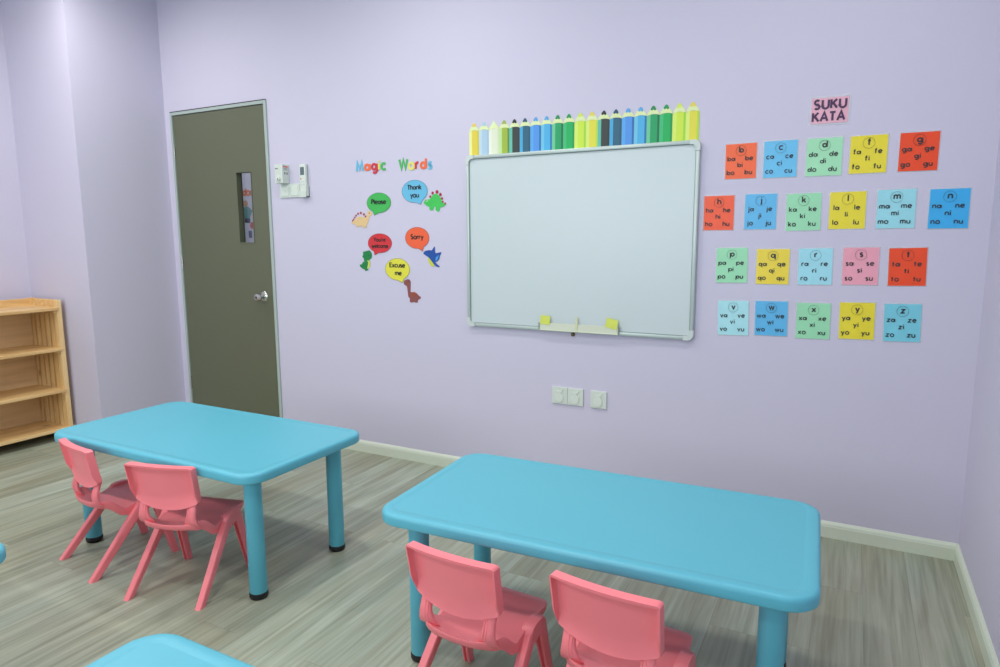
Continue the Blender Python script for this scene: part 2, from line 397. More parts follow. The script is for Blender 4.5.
# soft fill light added behind the photographer, shining through the added window
l = bpy.data.lights.new('added_window_fill', 'AREA'); l.shape = 'RECTANGLE'; l.size = WX1-WX0; l.size_y = WZ1-WZ0; l.energy = FILL_W; l.color = (.86, .93, 1)
lo = bpy.data.objects.new('added_window_fill', l); C.objects.link(lo); lo.location = ((WX0+WX1)/2, YF-.2, (WZ0+WZ1)/2); lo.rotation_euler = (radians(90), 0, 0)
l = bpy.data.lights.new('corridor_light', 'AREA'); l.size = .5; l.energy = 9; l.color = (1, 1, 1)
lo = bpy.data.objects.new('corridor_light', l); C.objects.link(lo); lo.location = (-4.4, .6, ZC-.05)
wd = bpy.data.worlds.new('World'); S.world = wd; wd.use_nodes = True
wd.node_tree.nodes['Background'].inputs[0].default_value = (.75, .86, 1, 1); wd.node_tree.nodes['Background'].inputs[1].default_value = .6

# ------------------------------------------------------------------ tables
def make_table():
    t = thing('childrens_table', '', 'table', (0, 0, 0), group='blue plastic tables')
    l, w, H, T = .592, .3065, .4967, .0357
    bm = bmesh.new(); r = .078
    P = [(.030, H-T+.006), (.014, H-T), (.004, H-T), (.0008, H-T+.003), (0, H-T+.007), (0, H-.013), (.0010, H-.008), (.0035, H-.0037), (.007, H-.0011), (.011, H),
         (.034, H), (.0360, H-.0008), (.040, H-.0009)]
    rings = [rrect(l, w, r, z, 10, ins) for ins, z in P]
    loft(bm, rings)
    meshobj('tabletop', fixn(bm), M_blue, t, smooth=32)
    for sx, sy in ((-1, -1), (1, -1), (1, 1), (-1, 1)):
        x, y = sx*(l-.0983), sy*(w-.0983)
        bm = bmesh.new(); cyl(bm, x, y, [(.030, .022), (.0315, .026), (.0305, H-T+.004)], 36)
        lg = meshobj('leg', fixn(bm), M_blue, t, smooth=40)
        bm = bmesh.new(); cyl(bm, x, y, [(.026, 0), (.030, .002), (.033, .008), (.033, .018), (.031, .0235), (.028, .0245)], 36)
        fo = meshobj('rubber_foot', fixn(bm), M_rub, lg, smooth=40); fo['label'] = 'black rubber foot cap'
    return t
T0 = make_table()
TB = [(-2.320, -1.274, .002, 'sky blue plastic table whose near long side has two pink chairs, nearest the grey door'),
      (-.6171, -1.2727, .0413, 'sky blue plastic table under the whiteboard and cards, nearest the right wall'),
      (-.634, -2.567, 0, 'sky blue plastic table of which only a rounded corner shows at the bottom edge'),
      (-2.459, -2.512, 0, 'sky blue plastic table of which only a tiny rounded end shows at the left edge')]
for i, (x, y, a, lab) in enumerate(TB):
    o = T0 if i == 0 else copy_tree(T0)
    o.location = (x, y, 0); o.rotation_euler = (0, 0, a); o['label'] = lab

# ------------------------------------------------------------------ chairs
def make_chair():
    c = thing('childrens_chair', '', 'chair', (0, 0, 0), group='pink plastic chairs pushed under the tables')
    # --- seat: moulded dish with rolled edge and deep side apron
    def pl(t, *kn):
        for (a0, b0), (a1, b1) in zip(kn, kn[1:]):
            if t <= a1:
                k = max(0, min(1, (t-a0)/(a1-a0))); k = k*k*(3-2*k); return b0+(b1-b0)*k
        return kn[-1][1]
    def seat_z(x, y):
        e = min(1, abs(x)/.127)
        side = pl(y, (-.165, .300), (-.130, .296), (-.045, .236), (.012, .262), (.10, .264), (.14, .262))
        mid = pl(y, (-.172, .281), (-.130, .260), (-.07, .249), (.05, .251), (.12, .261), (.14, .258))
        return mid+(side-mid)*e**(2.2 if y < -.10 else 3.5)
    def seat_b(x, y):
        e = min(1, abs(x)/.127)
        side = pl(y, (-.165, .276), (-.130, .258), (-.060, .206), (.03, .202), (.10, .238), (.14, .240))
        mid = pl(y, (-.172, .261), (-.12, .248), (-.07, .232), (.09, .238), (.14, .240))
        return mid+(side-mid)*e**3
    bm = bmesh.new(); n = 96
    def seat_ring(k, dz=0, ins=0, low=0):
        out = []
        hx, hy, cy = .127-ins, .147-ins, -.007
        for j in range(n):
            a = 2*pi*j/n; ex = 9 if sin(a) > 0 else 5
            x = hx*math.copysign(abs(cos(a))**(2/ex), cos(a)); y = hy*math.copysign(abs(sin(a))**(2/ex), sin(a))
            yy = cy+y
            if y < 0: yy -= .016*max(0, 1-(x/.127)**2)*(-y/hy)
            x, yy = x*k, cy+(yy-cy)*k
            z = seat_z(x, yy)+dz
            if low: z = z+(seat_b(x, yy)-z)*low
            out.append((x, yy, z))
        return out
    rings = [seat_ring(k) for k in (.02, .2, .4, .55, .68, .78, .86, .92, .97)]
    rings += [seat_ring(1, ins=.001), seat_ring(1, dz=-.002), seat_ring(1, ins=.0005, low=.4), seat_ring(1, ins=.002, low=.8), seat_ring(1, ins=.005, low=1), seat_ring(1, ins=.009, low=1),
              seat_ring(1, ins=.009, low=.5), seat_ring(.88, dz=-.006), seat_ring(.5, dz=-.006), seat_ring(.02, dz=-.006)]
    loft(bm, rings)
    meshobj('seat', fixn(bm), M_pink, c, smooth=50)
    # --- backrest: panel with a flange turned rearward round the sides and top
    bm = bmesh.new()
    ht, hbt, hw = .502, .364, .1345
    def bz(u, v):   # u -1..1, v 0 (bottom) ..1 (top)
        bot = .332+(hbt-.332)*abs(u)**2.2
        top = ht-.006*u**2*0 + .003*(1-u*u)
        if abs(u) > .93: top -= .006*((abs(u)-.93)/.07)**2; bot += .007*((abs(u)-.93)/.07)**2
        return bot+(top-bot)*v
    def front(u, z):
        return -.125-.030*((z-.33)/.17) - .016*(1-u*u)
    us = [-1, -.985, -.965, -.955, -.945] + [-.93+.93*2*i/16 for i in range(1, 16)] + [.945, .955, .965, .985, 1]
    us = sorted(set([-1, -.99, -.968, -.955, -.93, -.89, .89, .93, .955, .968, .99, 1] + [-.85+1.7*i/14 for i in range(15)]))
    vs = [0, .015, .04, .08, .13, .2, .28, .38, .5, .62, .74, .84, .90, .93, .945, .955, .985, 1]
    F, Rr = [], []
    for u in us:
        a, b = [], []
        for v in vs:
            z = bz(u, v); wd_ = hw-.003*(1-v); x = u*wd_; yf = front(u, z)
            sm = lambda q: max(0, min(1, q))**1.5
            rs = 1 if abs(u) >= .966 else sm((abs(u)-.90)/.10)*.6      # filleted flange at the sides
            rt = 1 if v >= .95 else sm((v-.88)/.12)*.7
            rb = sm((.30-v)/.30)*.55                                 # bottom flares rearward
            dep = .004+.024*max(rs, rt, rb)
            if v < .25 and rs == 1: dep = .028-.012*(1-v/.25)
            a.append(bm.verts.new((x, yf, z))); b.append(bm.verts.new((x, yf-dep, z)))
        F.append(a); Rr.append(b)
    nu, nv = len(us), len(vs)
    for i in range(nu-1):
        for j in range(nv-1):
            bm.faces.new((F[i][j], F[i+1][j], F[i+1][j+1], F[i][j+1])); bm.faces.new((Rr[i][j], Rr[i][j+1], Rr[i+1][j+1], Rr[i+1][j]))
        bm.faces.new((F[i][0], Rr[i][0], Rr[i+1][0], F[i+1][0])); bm.faces.new((F[i][-1], F[i+1][-1], Rr[i+1][-1], Rr[i][-1]))
    for j in range(nv-1):
        bm.faces.new((F[0][j], F[0][j+1], Rr[0][j+1], Rr[0][j])); bm.faces.new((F[-1][j], Rr[-1][j], Rr[-1][j+1], F[-1][j+1]))
    bk = meshobj('backrest', fixn(bm), M_pink, c, smooth=48)
    # --- uprights joining backrest and seat, each with two moulded ribs
    for s in (-1, 1):
        bm = bmesh.new()
        prof = [(-.128, .384, .015, .004), (-.132, .366, .017, .006), (-.139, .342, .0175, .009), (-.145, .322, .018, .0095), (-.148, .306, .0205, .0095), (-.147, .292, .025, .0095), (-.141, .278, .030, .009), (-.130, .266, .030, .006)]
        rings = []
        for y, z, h, d_ in prof:
            xc = s*(.098-max(0, h-.018)*.5)
            rings.append([(xc-h, y-d_*.3, z), (xc-h*.8, y-d_, z), (xc, y-d_*1.15, z), (xc+h*.8, y-d_, z), (xc+h, y-d_*.3, z), (xc+h*.8, y+d_*.6, z), (xc, y+d_*.7, z), (xc-h*.8, y+d_*.6, z)])
        loft(bm, rings)
        up = meshobj('upright', fixn(bm), M_pink, c, smooth=60)
        for q in (-.55, -.1):
            bm = bmesh.new(); rings = []
            for y, z, h, d_ in prof[2:-2]:
                xc = s*(.098-max(0, h-.018)*.5)+q*.019*s
                rings.append([(xc+.0024*cos(2*pi*i/8), y-d_*1.02+.0024*sin(2*pi*i/8), z) for i in range(8)])
            loft(bm, rings); meshobj('rib', fixn(bm), M_pink, up, smooth=60)
    # --- legs: tapered channels splayed fore and aft from a rounded shoulder
    def leg(s, top, foot, hx0, hx1, hy0, hy1, groove):
        bm = bmesh.new(); rings = []
        zt, zf = .262, 0
        stations = [(0, 0), (.03, 0), (.15, 0), (.3, 0), (.45, 0), (.6, 0), (.75, 0), (.86, .0), (.93, .04), (.975, .16), (1.0, .40)]
        for t_, shrink in stations:
            z = zf+(zt-zf)*t_
            x = foot[0]+(top[0]-foot[0])*t_; y = foot[1]+(top[1]-foot[1])*t_
            hx = (hx1+(hx0-hx1)*t_)*(1-shrink*.6); hy = (hy1+(hy0-hy1)*t_**1.3)*(1-shrink)
            g = .55 if t_ < .8 else .55*max(0, (1-t_)/.2)
            gx = hx*.45; gd = hy*g*1.0
            pts = [(-hx, -hy*.75), (-hx*.8, -hy), (hx*.8, -hy), (hx, -hy*.75), (hx, hy*.75), (hx*.8, hy), (gx, hy), (gx*.8, hy-gd), (-gx*.8, hy-gd), (-gx, hy), (-hx*.8, hy), (-hx, hy*.75)]
            if groove < 0: pts = [(px, -py) for px, py in pts][::-1]
            rings.append([(s*x+px, y+py, z) for px, py in pts])
        loft(bm, rings); meshobj('leg', fixn(bm), M_pink, c, smooth=35)
    for s in (-1, 1):
        leg(s, (.131, .020), (.147, -.200), .0145, .0120, .023, .0160, 1)
        leg(s, (.131, .050), (.142, .114), .0145, .0120, .020, .0130, -1)
    # shoulders where the two legs of a side meet the seat
    for s in (-1, 1):
        bm = bmesh.new()
        pts = [(-.012, .205), (-.020, .225), (-.020, .245), (-.008, .259), (.015, .265), (.045, .266), (.066, .260), (.078, .246), (.080, .225), (.076, .205), (.055, .212), (.035, .222), (.012, .215)]
        a = [bm.verts.new((s*.116, y, z)) for y, z in pts]; b = [bm.verts.new((s*.138, y, z-.001)) for y, z in pts]
        m_ = [bm.verts.new((s*.1465, y*.84+.005, z*.95+.0115)) for y, z in pts]
        n = len(pts)
        for A_, B_ in ((a, b), (b, m_)):
            for i in range(n): bm.faces.new((A_[i], A_[(i+1) % n], B_[(i+1) % n], B_[i]))
        f1 = bm.faces.new(a); f2 = bm.faces.new(m_); bmesh.ops.triangulate(bm, faces=[f1, f2])
        meshobj('leg_shoulder', fixn(bm), M_pink, c, smooth=50)
    return c
C0 = make_chair()
CH = [(-2.578, -1.470, -.187, 'leftmost pink plastic chair, at the long side of the table by the door'),
      (-2.145, -1.477, .265, 'pink plastic chair at the table by the door, the right one, nearest the table leg'),
      (-.832, -1.564, -.059, 'pink plastic chair at the table under the whiteboard, the left one by the table leg'),
      (-.436, -1.538, -.083, 'rightmost pink plastic chair, its legs cut off by the bottom edge')]
for i, (x, y, a, lab) in enumerate(CH):
    o = C0 if i == 0 else copy_tree(C0)
    o.location = (x, y, 0); o.rotation_euler = (0, 0, a); o['label'] = lab

# ------------------------------------------------------------------ pine shelf against the left wall
sh = thing('wooden_shelf', 'light pine open shelf unit with slatted end panels against the left wall', 'shelf', (-4.762, -.637, 0))
DEP, LEN = .318, 1.12      # front at x=-4.444
def sb(name, a, m, parent=None, bev=.002):
    bm = B(*a, bev=bev); return meshobj(name, fixn(bm), m, parent or sh)
sb('back_panel', (.004, .012, -LEN+.03, -.03, .05, .898), M_ply)
sb('back_rail', (.0, .018, -LEN+.026, -.026, .845, .905), M_pineY)
for y0 in (-.028, -LEN):
    e = sb('end_frame', (DEP-.048, DEP, y0, y0+.028, 0, .904), M_pine)
    sb('rear_post', (0, .040, y0, y0+.028, 0, .908), M_pine, e)
    sb('top_rail', (.040, DEP-.048, y0+.004, y0+.024, .855, .905), M_pineY, e)
    sb('bottom_rail', (.040, DEP-.048, y0+.004, y0+.024, .03, .075), M_pineY, e)
    for k in range(4):
        x = .054+k*.0545
        sb('slat', (x, x+.038, y0+.004, y0+.022, .070, .86), M_pine, e)
for zt in (.858, .598, .329, .080):
    sb('shelf_board', (.012, DEP+.006, -LEN+.020, -.020, zt-.020, zt), M_pineY, bev=.003)
for zt in (.598, .329, .858):
    for y in (-.046, -LEN+.028):
        sb('shelf_cleat', (.03, DEP-.006, y, y+.018, zt-.036, zt-.020), M_pineY)

# ------------------------------------------------------------------ whiteboard
def K(d): return (3.0547-d)/3.0547
wx0, wx1, wz0, wz1, wd_ = -1.802, -.6175, .8185, 1.702, .022
cx, cz = (wx0+wx1)/2, (wz0+wz1)/2
wb = thing('whiteboard', 'large blank whiteboard in a slim pale aluminium frame on the back wall', 'whiteboard', (cx, -.001, cz))
hw, hh = (wx1-wx0)/2, (wz1-wz0)/2; f = .017
meshobj('writing_surface', B(-hw+f-.002, hw-f+.002, -.012, 0, -hh+f-.002, hh-f+.002), M_board, wb)
bm = bmesh.new(); cr = .045
for a in ((-hw, -hw+f, -hh+cr, hh-cr), (hw-f, hw, -hh+cr, hh-cr)):
    box(bm, a[0], a[1], -wd_, 0, a[2], a[3], bev=.004); 
for a in ((-hw+cr, hw-cr, -hh, -hh+f), (-hw+cr, hw-cr, hh-f, hh)):
    box(bm, a[0], a[1], -wd_, 0, a[2], a[3], bev=.004)
meshobj('frame', fixn(bm), M_alu, wb, smooth=40)
bm = bmesh.new(); g = .0025
for a in ((-hw+f, -hw+f+g, -hh+f, hh-f), (hw-f-g, hw-f, -hh+f, hh-f), (-hw+f, hw-f, -hh+f, -hh+f+g), (-hw+f, hw-f, hh-f-g, hh-f)):
    box(bm, a[0], a[1], -.014, -.010, a[2], a[3])
meshobj('inner_seal', bm, mat('grey_seal', (120, 135, 130), .6), wb)
for sx in (-1, 1):
    for sz in (-1, 1):
        outer = [(sx*(hw+.0015), sz*(hh-cr))]; R0 = .028
        for k in range(9):
            a = radians(90*k/8); outer.append((sx*(hw+.0015-R0+R0*cos(a)), sz*(hh+.0015-R0+R0*sin(a))))
        outer.append((sx*(hw-cr), sz*(hh+.0015)))
        inner = [(sx*(hw-cr), sz*(hh-f-.001)), (sx*(hw-f-.012), sz*(hh-f-.001)), (sx*(hw-f-.001), sz*(hh-f-.012)), (sx*(hw-f-.001), sz*(hh-cr))]
        bm = bmesh.new(); poly(bm, outer+inner, 0, -wd_-.0015); meshobj('corner_cap', fixn(bm), mat('pale_corner_plastic', (205, 215, 210), .4), wb)
# pen tray taped on the lower frame
tr = thing('pen_tray', 'long clear plastic strip tray along the lower edge of the whiteboard', 'tray', (-1.172, -.023, .842))
bm = bmesh.new(); box(bm, -.207, .207, -.004, 0, -.018, .018, bev=.001); box(bm, -.207, .207, -.008, 0, -.020, -.017)
M_tray = mat('clear_cream_plastic', (216, 222, 200), .3)
meshobj('tray_strip', fixn(bm), M_tray, tr)
for s in (-1, 1):
    e_ = meshobj('tray_end', B(s*.207-.002, s*.207+.002, -.010, 0, -.018, .018), mat('grey_green_end', (150, 160, 146), .4), tr)
M_tape = mat('yellow_tape', (218, 228, 96), .45)
for x, z, w_, h_, a, lab in ((-1.345, .874, .052, .044, -4, 'yellow tape piece on the left end of the tray under the whiteboard'), (-.998, .874, .058, .046, -12, 'yellow tape piece on the right end of the tray under the whiteboard')):
    bm = B(-w_/2, w_/2, -.0008, 0, -h_/2, h_/2)
    o = meshobj('tape_piece', bm, M_tape, None, (x, -.0285, z), (0, radians(-a), 0)); tag(o, lab, 'tape', 'yellow tape pieces on the whiteboard')
o = meshobj('tape_piece', B(-.006, .006, -.0008, 0, -.036, .034), mat('pale_tape', (214, 216, 176), .5), None, (-1.178, -.0285, .862))
tag(o, 'thin pale tape strip at the middle of the tray under the whiteboard', 'tape')
bm = bmesh.new(); lathe_y(bm, [(.010, 0), (.010, .006), (.006, .010), (.006, .016), (.003, .018)], 14)
o = meshobj('wall_screw', fixn(bm), mat('dull_brass', (120, 104, 70), .4, metal=.6), None, (-1.205, -.0005, .806), smooth=40)
tag(o, 'small dull brass screw just below the lower edge of the whiteboard', 'screw')

# ------------------------------------------------------------------ paper pencils on top of the whiteboard
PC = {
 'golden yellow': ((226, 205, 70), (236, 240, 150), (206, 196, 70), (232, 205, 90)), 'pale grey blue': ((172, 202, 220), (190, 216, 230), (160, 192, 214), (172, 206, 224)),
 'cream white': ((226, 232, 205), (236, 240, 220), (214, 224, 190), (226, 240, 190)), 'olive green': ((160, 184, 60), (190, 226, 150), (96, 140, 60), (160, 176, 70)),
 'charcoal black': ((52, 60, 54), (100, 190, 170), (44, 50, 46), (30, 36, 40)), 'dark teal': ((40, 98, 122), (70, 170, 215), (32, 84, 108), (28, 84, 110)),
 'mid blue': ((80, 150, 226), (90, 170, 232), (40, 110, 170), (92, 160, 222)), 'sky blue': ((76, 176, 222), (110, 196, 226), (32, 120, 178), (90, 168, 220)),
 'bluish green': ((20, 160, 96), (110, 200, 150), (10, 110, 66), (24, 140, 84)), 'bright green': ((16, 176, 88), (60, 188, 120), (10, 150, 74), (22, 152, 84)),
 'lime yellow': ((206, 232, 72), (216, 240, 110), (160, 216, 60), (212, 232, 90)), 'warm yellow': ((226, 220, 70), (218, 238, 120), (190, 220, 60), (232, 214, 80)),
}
seq = ['golden yellow', 'pale grey blue', 'cream white', 'olive green', 'charcoal black', 'dark teal', 'mid blue', 'sky blue', 'bluish green', 'bright green', 'lime yellow', 'warm yellow',
       'charcoal black', 'dark teal', 'mid blue', 'sky blue', 'bluish green', 'bright green', 'lime yellow', 'warm yellow']
PX0, PX1 = -1.790, -.629
pw = (PX1-PX0)/20
M_cone = mat('pale_paper_wood', (226, 238, 176), .6)
pmesh = {}
for i, nme in enumerate(seq):
    q = PC[nme]; xm = PX0+pw*(i+.5)
    first = seq.index(nme) == i; twin = seq.count(nme) > 1
    order = ('left half of the row' if first else 'right end group of the row')
    nbL = seq[i-1] if i else None; nbR = seq[i+1] if i < 19 else None
    lab = '%s paper pencil above the whiteboard' % nme
    if twin: lab = '%s paper pencil, %s of two that colour above the whiteboard' % (nme, 'left one' if first else 'right one')
    if nme not in pmesh:
        t = thing('paper_pencil', lab, 'paper cutout', (xm, -.0015, 1.683), group='paper pencils above the whiteboard')
        hw_ = pw/2; zb, zt_ = 0, .145
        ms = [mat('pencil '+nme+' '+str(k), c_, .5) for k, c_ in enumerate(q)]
        bm = bmesh.new()
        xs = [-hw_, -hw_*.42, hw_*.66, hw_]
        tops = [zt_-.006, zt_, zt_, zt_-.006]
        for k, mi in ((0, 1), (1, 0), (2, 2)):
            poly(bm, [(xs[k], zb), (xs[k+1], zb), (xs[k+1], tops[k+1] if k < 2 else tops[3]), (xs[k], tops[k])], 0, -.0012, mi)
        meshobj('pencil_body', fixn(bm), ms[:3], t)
        bm = bmesh.new()
        poly(bm, [(-hw_*.98, zt_-.004), (-hw_*.6, zt_-.001), (0, zt_+.002), (hw_*.6, zt_-.001), (hw_*.98, zt_-.004), (hw_*.9, zt_+.006), (hw_*.42, zt_+.024), (hw_*.1, zt_+.036), (-hw_*.1, zt_+.036), (-hw_*.42, zt_+.024), (-hw_*.9, zt_+.006)], -.0002, -.0014)
        meshobj('wood_point', fixn(bm), M_cone, t)
        bm = bmesh.new()
        poly(bm, [(-hw_*.46, zt_+.021), (-hw_*.2, zt_+.017), (0, zt_+.021), (hw_*.22, zt_+.016), (hw_*.46, zt_+.020), (hw_*.30, zt_+.030), (hw_*.12, zt_+.037), (-hw_*.1, zt_+.037), (-hw_*.3, zt_+.030)], -.0004, -.0018)
        meshobj('lead_tip', fixn(bm), ms[3], t)
        pmesh[nme] = t
    else:
        t = copy_tree(pmesh[nme]); t.location = (xm, -.0015, 1.683); t['label'] = lab

# ------------------------------------------------------------------ syllable cards
COL = dict(orange=(250, 102, 50), blue=(102, 193, 235), green=(164, 229, 183), yellow=(237, 220, 50), red=(243, 75, 27), lightgreen=(156, 225, 179), scarlet=(248, 89, 44),
           midblue=(92, 185, 233), palecyan=(156, 223, 233), deepblue=(58, 178, 238), lightcyan=(162, 225, 237), pink=(241, 164, 181), cyan=(123, 208, 225), paleaqua=(173, 229, 235), amber=(241, 216, 62))
ROWS = [('b', 'orange', 'orange'), ('c', 'blue', 'blue'), ('d', 'green', 'pale green'), ('f', 'yellow', 'yellow'), ('g', 'red', 'red orange'),
        ('h', 'scarlet', 'orange red'), ('j', 'midblue', 'blue'), ('k', 'lightgreen', 'pale green'), ('l', 'yellow', 'yellow'), ('m', 'palecyan', 'pale cyan'), ('n', 'deepblue', 'bright blue'),
        ('p', 'lightgreen', 'pale green'), ('q', 'amber', 'yellow'), ('r', 'lightcyan', 'pale cyan'), ('s', 'pink', 'pink'), ('t', 'red', 'red'),
        ('v', 'paleaqua', 'pale aqua'), ('w', 'midblue', 'blue'), ('x', 'lightgreen', 'pale green'), ('y', 'yellow', 'yellow'), ('z', 'cyan', 'light blue')]
CD = {'b': (-0.449, 1.602, 0.129, 0.149, 0.007), 'c': (-0.293, 1.602, 0.132, 0.152, 0.001), 'd': (-0.129, 1.601, 0.134, 0.152, -0.001), 'f': (0.028, 1.602, 0.132, 0.148, 0.002), 'g': (0.197, 1.602, 0.132, 0.147, -0.003),
 'h': (-0.531, 1.386, 0.130, 0.151, 0.002), 'j': (-0.360, 1.388, 0.130, 0.151, 0.000), 'k': (-0.193, 1.383, 0.134, 0.154, 0.018), 'l': (-0.032, 1.386, 0.133, 0.150, 0.009), 'm': (0.137, 1.388, 0.133, 0.152, 0.009), 'n': (0.310, 1.385, 0.131, 0.151, 0.005),
 'p': (-0.467, 1.159, 0.133, 0.154, 0.014), 'q': (-0.300, 1.156, 0.133, 0.152, 0.005), 'r': (-0.136, 1.159, 0.130, 0.153, 0.018), 's': (0.029, 1.163, 0.131, 0.153, 0.013), 't': (0.191, 1.163, 0.131, 0.151, 0.026),
 'v': (-0.451, 0.928, 0.131, 0.155, 0.030), 'w': (-0.295, 0.934, 0.133, 0.152, 0.020), 'x': (-0.131, 0.932, 0.132, 0.153, 0.013), 'y': (0.030, 0.941, 0.130, 0.153, 0.024), 'z': (0.189, 0.942, 0.129, 0.153, 0.028)}
def card_paper(name, rgb): return mat('card paper '+name, rgb, .38, bump=.5, bscale=14, var=.06)
M_film = mat('clear_laminate', (236, 240, 246), .3, alpha=.45)
def film(parent, w, h, e):
    bm = bmesh.new()
    for a in ((-w/2-e, -w/2, -h/2-e, h/2+e), (w/2, w/2+e, -h/2-e, h/2+e), (-w/2, w/2, -h/2-e, -h/2), (-w/2, w/2, h/2, h/2+e)):
        box(bm, a[0], a[1], -.0006, 0, a[2], a[3])
    meshobj('laminate_edge', bm, M_film, parent)
def sheet(bm, w, h, seed):
    """card slightly wavy in depth, real thickness"""
    r = random.Random(seed); nx, nz = 8, 8
    ph = [r.uniform(0, 6) for _ in range(3)]
    def dy(u, v): return -.0012-.0007*(1+sin(5*u+ph[0])*cos(4*v+ph[1]))*.6
    A = [[bm.verts.new((-w/2+w*i/nx, dy(i/nx, j/nz), -h/2+h*j/nz)) for j in range(nz+1)] for i in range(nx+1)]
    Bk = [[bm.verts.new((v.co.x, 0, v.co.z)) for v in row] for row in A]
    for i in range(nx):
        for j in range(nz):
            bm.faces.new((A[i][j], A[i+1][j], A[i+1][j+1], A[i][j+1]))
    for i in range(nx):
        for j in (0, nz): bm.faces.new((A[i][j], A[i+1][j], Bk[i+1][j], Bk[i][j]))
    for j in range(nz):
        for i in (0, nx): bm.faces.new((A[i][j], A[i][j+1], Bk[i][j+1], Bk[i][j]))
for L_, ck, cname in ROWS:
    x, z, w_, h_, a = CD[L_]
    t = thing('syllable_card', '%s laminated card headed by the circled letter %s with its five syllables' % (cname, L_), 'card', (x, -.0008, z), group='syllable cards right of the whiteboard')
    t.rotation_euler = (0, -a, 0)
    e = .0035
    bm = bmesh.new(); sheet(bm, w_-2*e*.5, h_-2*e*.5, L_); meshobj('card_paper', fixn(bm), card_paper(ck, COL[ck]), t, smooth=40)
    film(t, w_-e, h_-e, e)
    bm = bmesh.new(); y0, y1 = -.0016, -.0032; xh = .0118
    text(bm, L_, .001, h_/2-.0375, .0150, .0050, y0, y1)
    for k, (vw, px, pz) in enumerate((('a', -.30, .555), ('e', .26, .555), ('i', -.02, .375), ('o', -.31, .165), ('u', .25, .165))):
        text(bm, L_+vw, px*w_, -h_/2+pz*h_-.005, xh, .0036, y0, y1, gap=.46)
    meshobj('printed_syllables', fixn(bm), M_ink, t)
    bm = bmesh.new(); stroke(bm, arc(0, h_/2-.0305, .0205, 0, 360, 32), .0006, y0, y1); meshobj('printed_circle', fixn(bm), M_ink, t)
x, z, w_, h_, a = -.119, 1.782, .133, .099, -.005
t = thing('heading_card', 'pink laminated card reading SUKU KATA above the syllable cards', 'card', (x, -.0008, z)); t.rotation_euler = (0, -a, 0)
bm = bmesh.new(); sheet(bm, w_, h_, 'q'); meshobj('card_paper', fixn(bm), card_paper('rose', (232, 176, 192)), t, smooth=40)
film(t, w_, h_, .007)
bm = bmesh.new(); text(bm, 'SUKU', 0, .008, .0222, .0082, -.0016, -.0032, gap=.42); text(bm, 'KATA', -.003, -.040, .0222, .0082, -.0016, -.0032, gap=.36)
meshobj('printed_words', fixn(bm), mat('dark_plum_ink', (74, 46, 84), .5), t)

# ------------------------------------------------------------------ Magic Words letters
LC = dict(sky=(110, 190, 222), orange=(242, 110, 66), red=(206, 50, 66), yellow=(228, 224, 110), green=(72, 184, 92))
LN = dict(sky='light blue', orange='orange', red='red', yellow='yellow', green='green')
ML = [('M', -2.515, 1.662, 'sky', 'Magic'), ('a', -2.459, 1.664, 'orange', 'Magic'), ('g', -2.409, 1.664, 'red', 'Magic'), ('i', -2.377, 1.664, 'yellow', 'Magic'), ('c', -2.346, 1.663, 'green', 'Magic'),
      ('W', -2.210, 1.660, 'green', 'Words'), ('o', -2.156, 1.655, 'yellow', 'Words'), ('r', -2.120, 1.655, 'red', 'Words'), ('d', -2.078, 1.655, 'orange', 'Words'), ('s', -2.036, 1.653, 'sky', 'Words')]
for ch, x, z, ck, wrd in ML:
    bm = bmesh.new(); text(bm, ch, 0, 0, .033, .0130, 0, -.0025)
    o = meshobj('cutout_letter', fixn(bm), mat('letter '+ck, LC[ck], .5), None, (x, -.001, z))
    tag(o, '%s cut-out letter %s of the word %s on the back wall' % (LN[ck], ch, wrd), 'letter', 'cut-out letters of the heading Magic Words')

# ------------------------------------------------------------------ speech bubbles
BB = [('Please', ['Please'], -2.387, 1.481, .085, .0565, (-.032, -.066), (64, 184, 84), 'green'),
      ('Thank you', ['Thank', 'you'], -2.140, 1.536, .085, .061, (.037, -.068), (104, 188, 222), 'light blue'),
      ("You're welcome", ["You're", 'welcome'], -2.388, 1.255, .085, .0550, (-.036, -.065), (214, 48, 54), 'red'),
      ('Sorry', ['Sorry'], -2.130, 1.284, .080, .0590, (.034, -.070), (242, 100, 56), 'orange'),
      ('Excuse me', ['Excuse', 'me'], -2.269, 1.109, .085, .0620, (.031, -.072), (228, 222, 66), 'yellow')]
for nm_, lines, x, z, rx, rz, tail, rgb, cn in BB:
    t = thing('speech_bubble', '%s paper speech bubble reading %s on the back wall' % (cn, nm_), 'speech bubble', (x, -.001, z), group='speech bubbles under Magic Words')
    def outline(k):
        pts = []; ta = math.degrees(math.atan2(tail[1]/rz, tail[0]/rx)) % 360
        for i in range(56):
            a = 360*i/56
            dlt = abs((a-ta+180) % 360-180)
            if dlt < 12: continue
            pts.append((a, (rx*k*cos(radians(a)), rz*k*sin(radians(a)))))
        pts.append((ta, (tail[0]*1.06*k, tail[1]*1.06*k))); pts.sort(); return [p for _, p in pts]
    bm = bmesh.new(); poly(bm, outline(1), 0, -.0012); meshobj('bubble_paper', fixn(bm), mat('bubble '+cn, rgb, .45), t)
    bm = bmesh.new(); o_ = outline(.985); stroke(bm, o_+[o_[0]], .0012, -.0012, -.0018); meshobj('printed_outline', fixn(bm), mat('thin_line_ink', (90, 90, 96), .5), t)
    bm = bmesh.new(); hgt = {1: .0165, 2: .0160}[len(lines)]
    zz = [-.006] if len(lines) == 1 else [.010, -.032]
    if nm_ == 'Excuse me': zz = [.012, -.032]
    if nm_.startswith('You'): hgt = .0138; zz = [.010, -.026]
    for s_, zz_ in zip(lines, zz):
        text(bm, s_, (.006 if s_ == 'me' else 0), zz_, hgt, .0054 if hgt > .015 else .0044, -.0012, -.0026, gap=.30)
    meshobj('printed_words', fixn(bm), mat('bubble_ink', (28, 34, 34), .5), t)

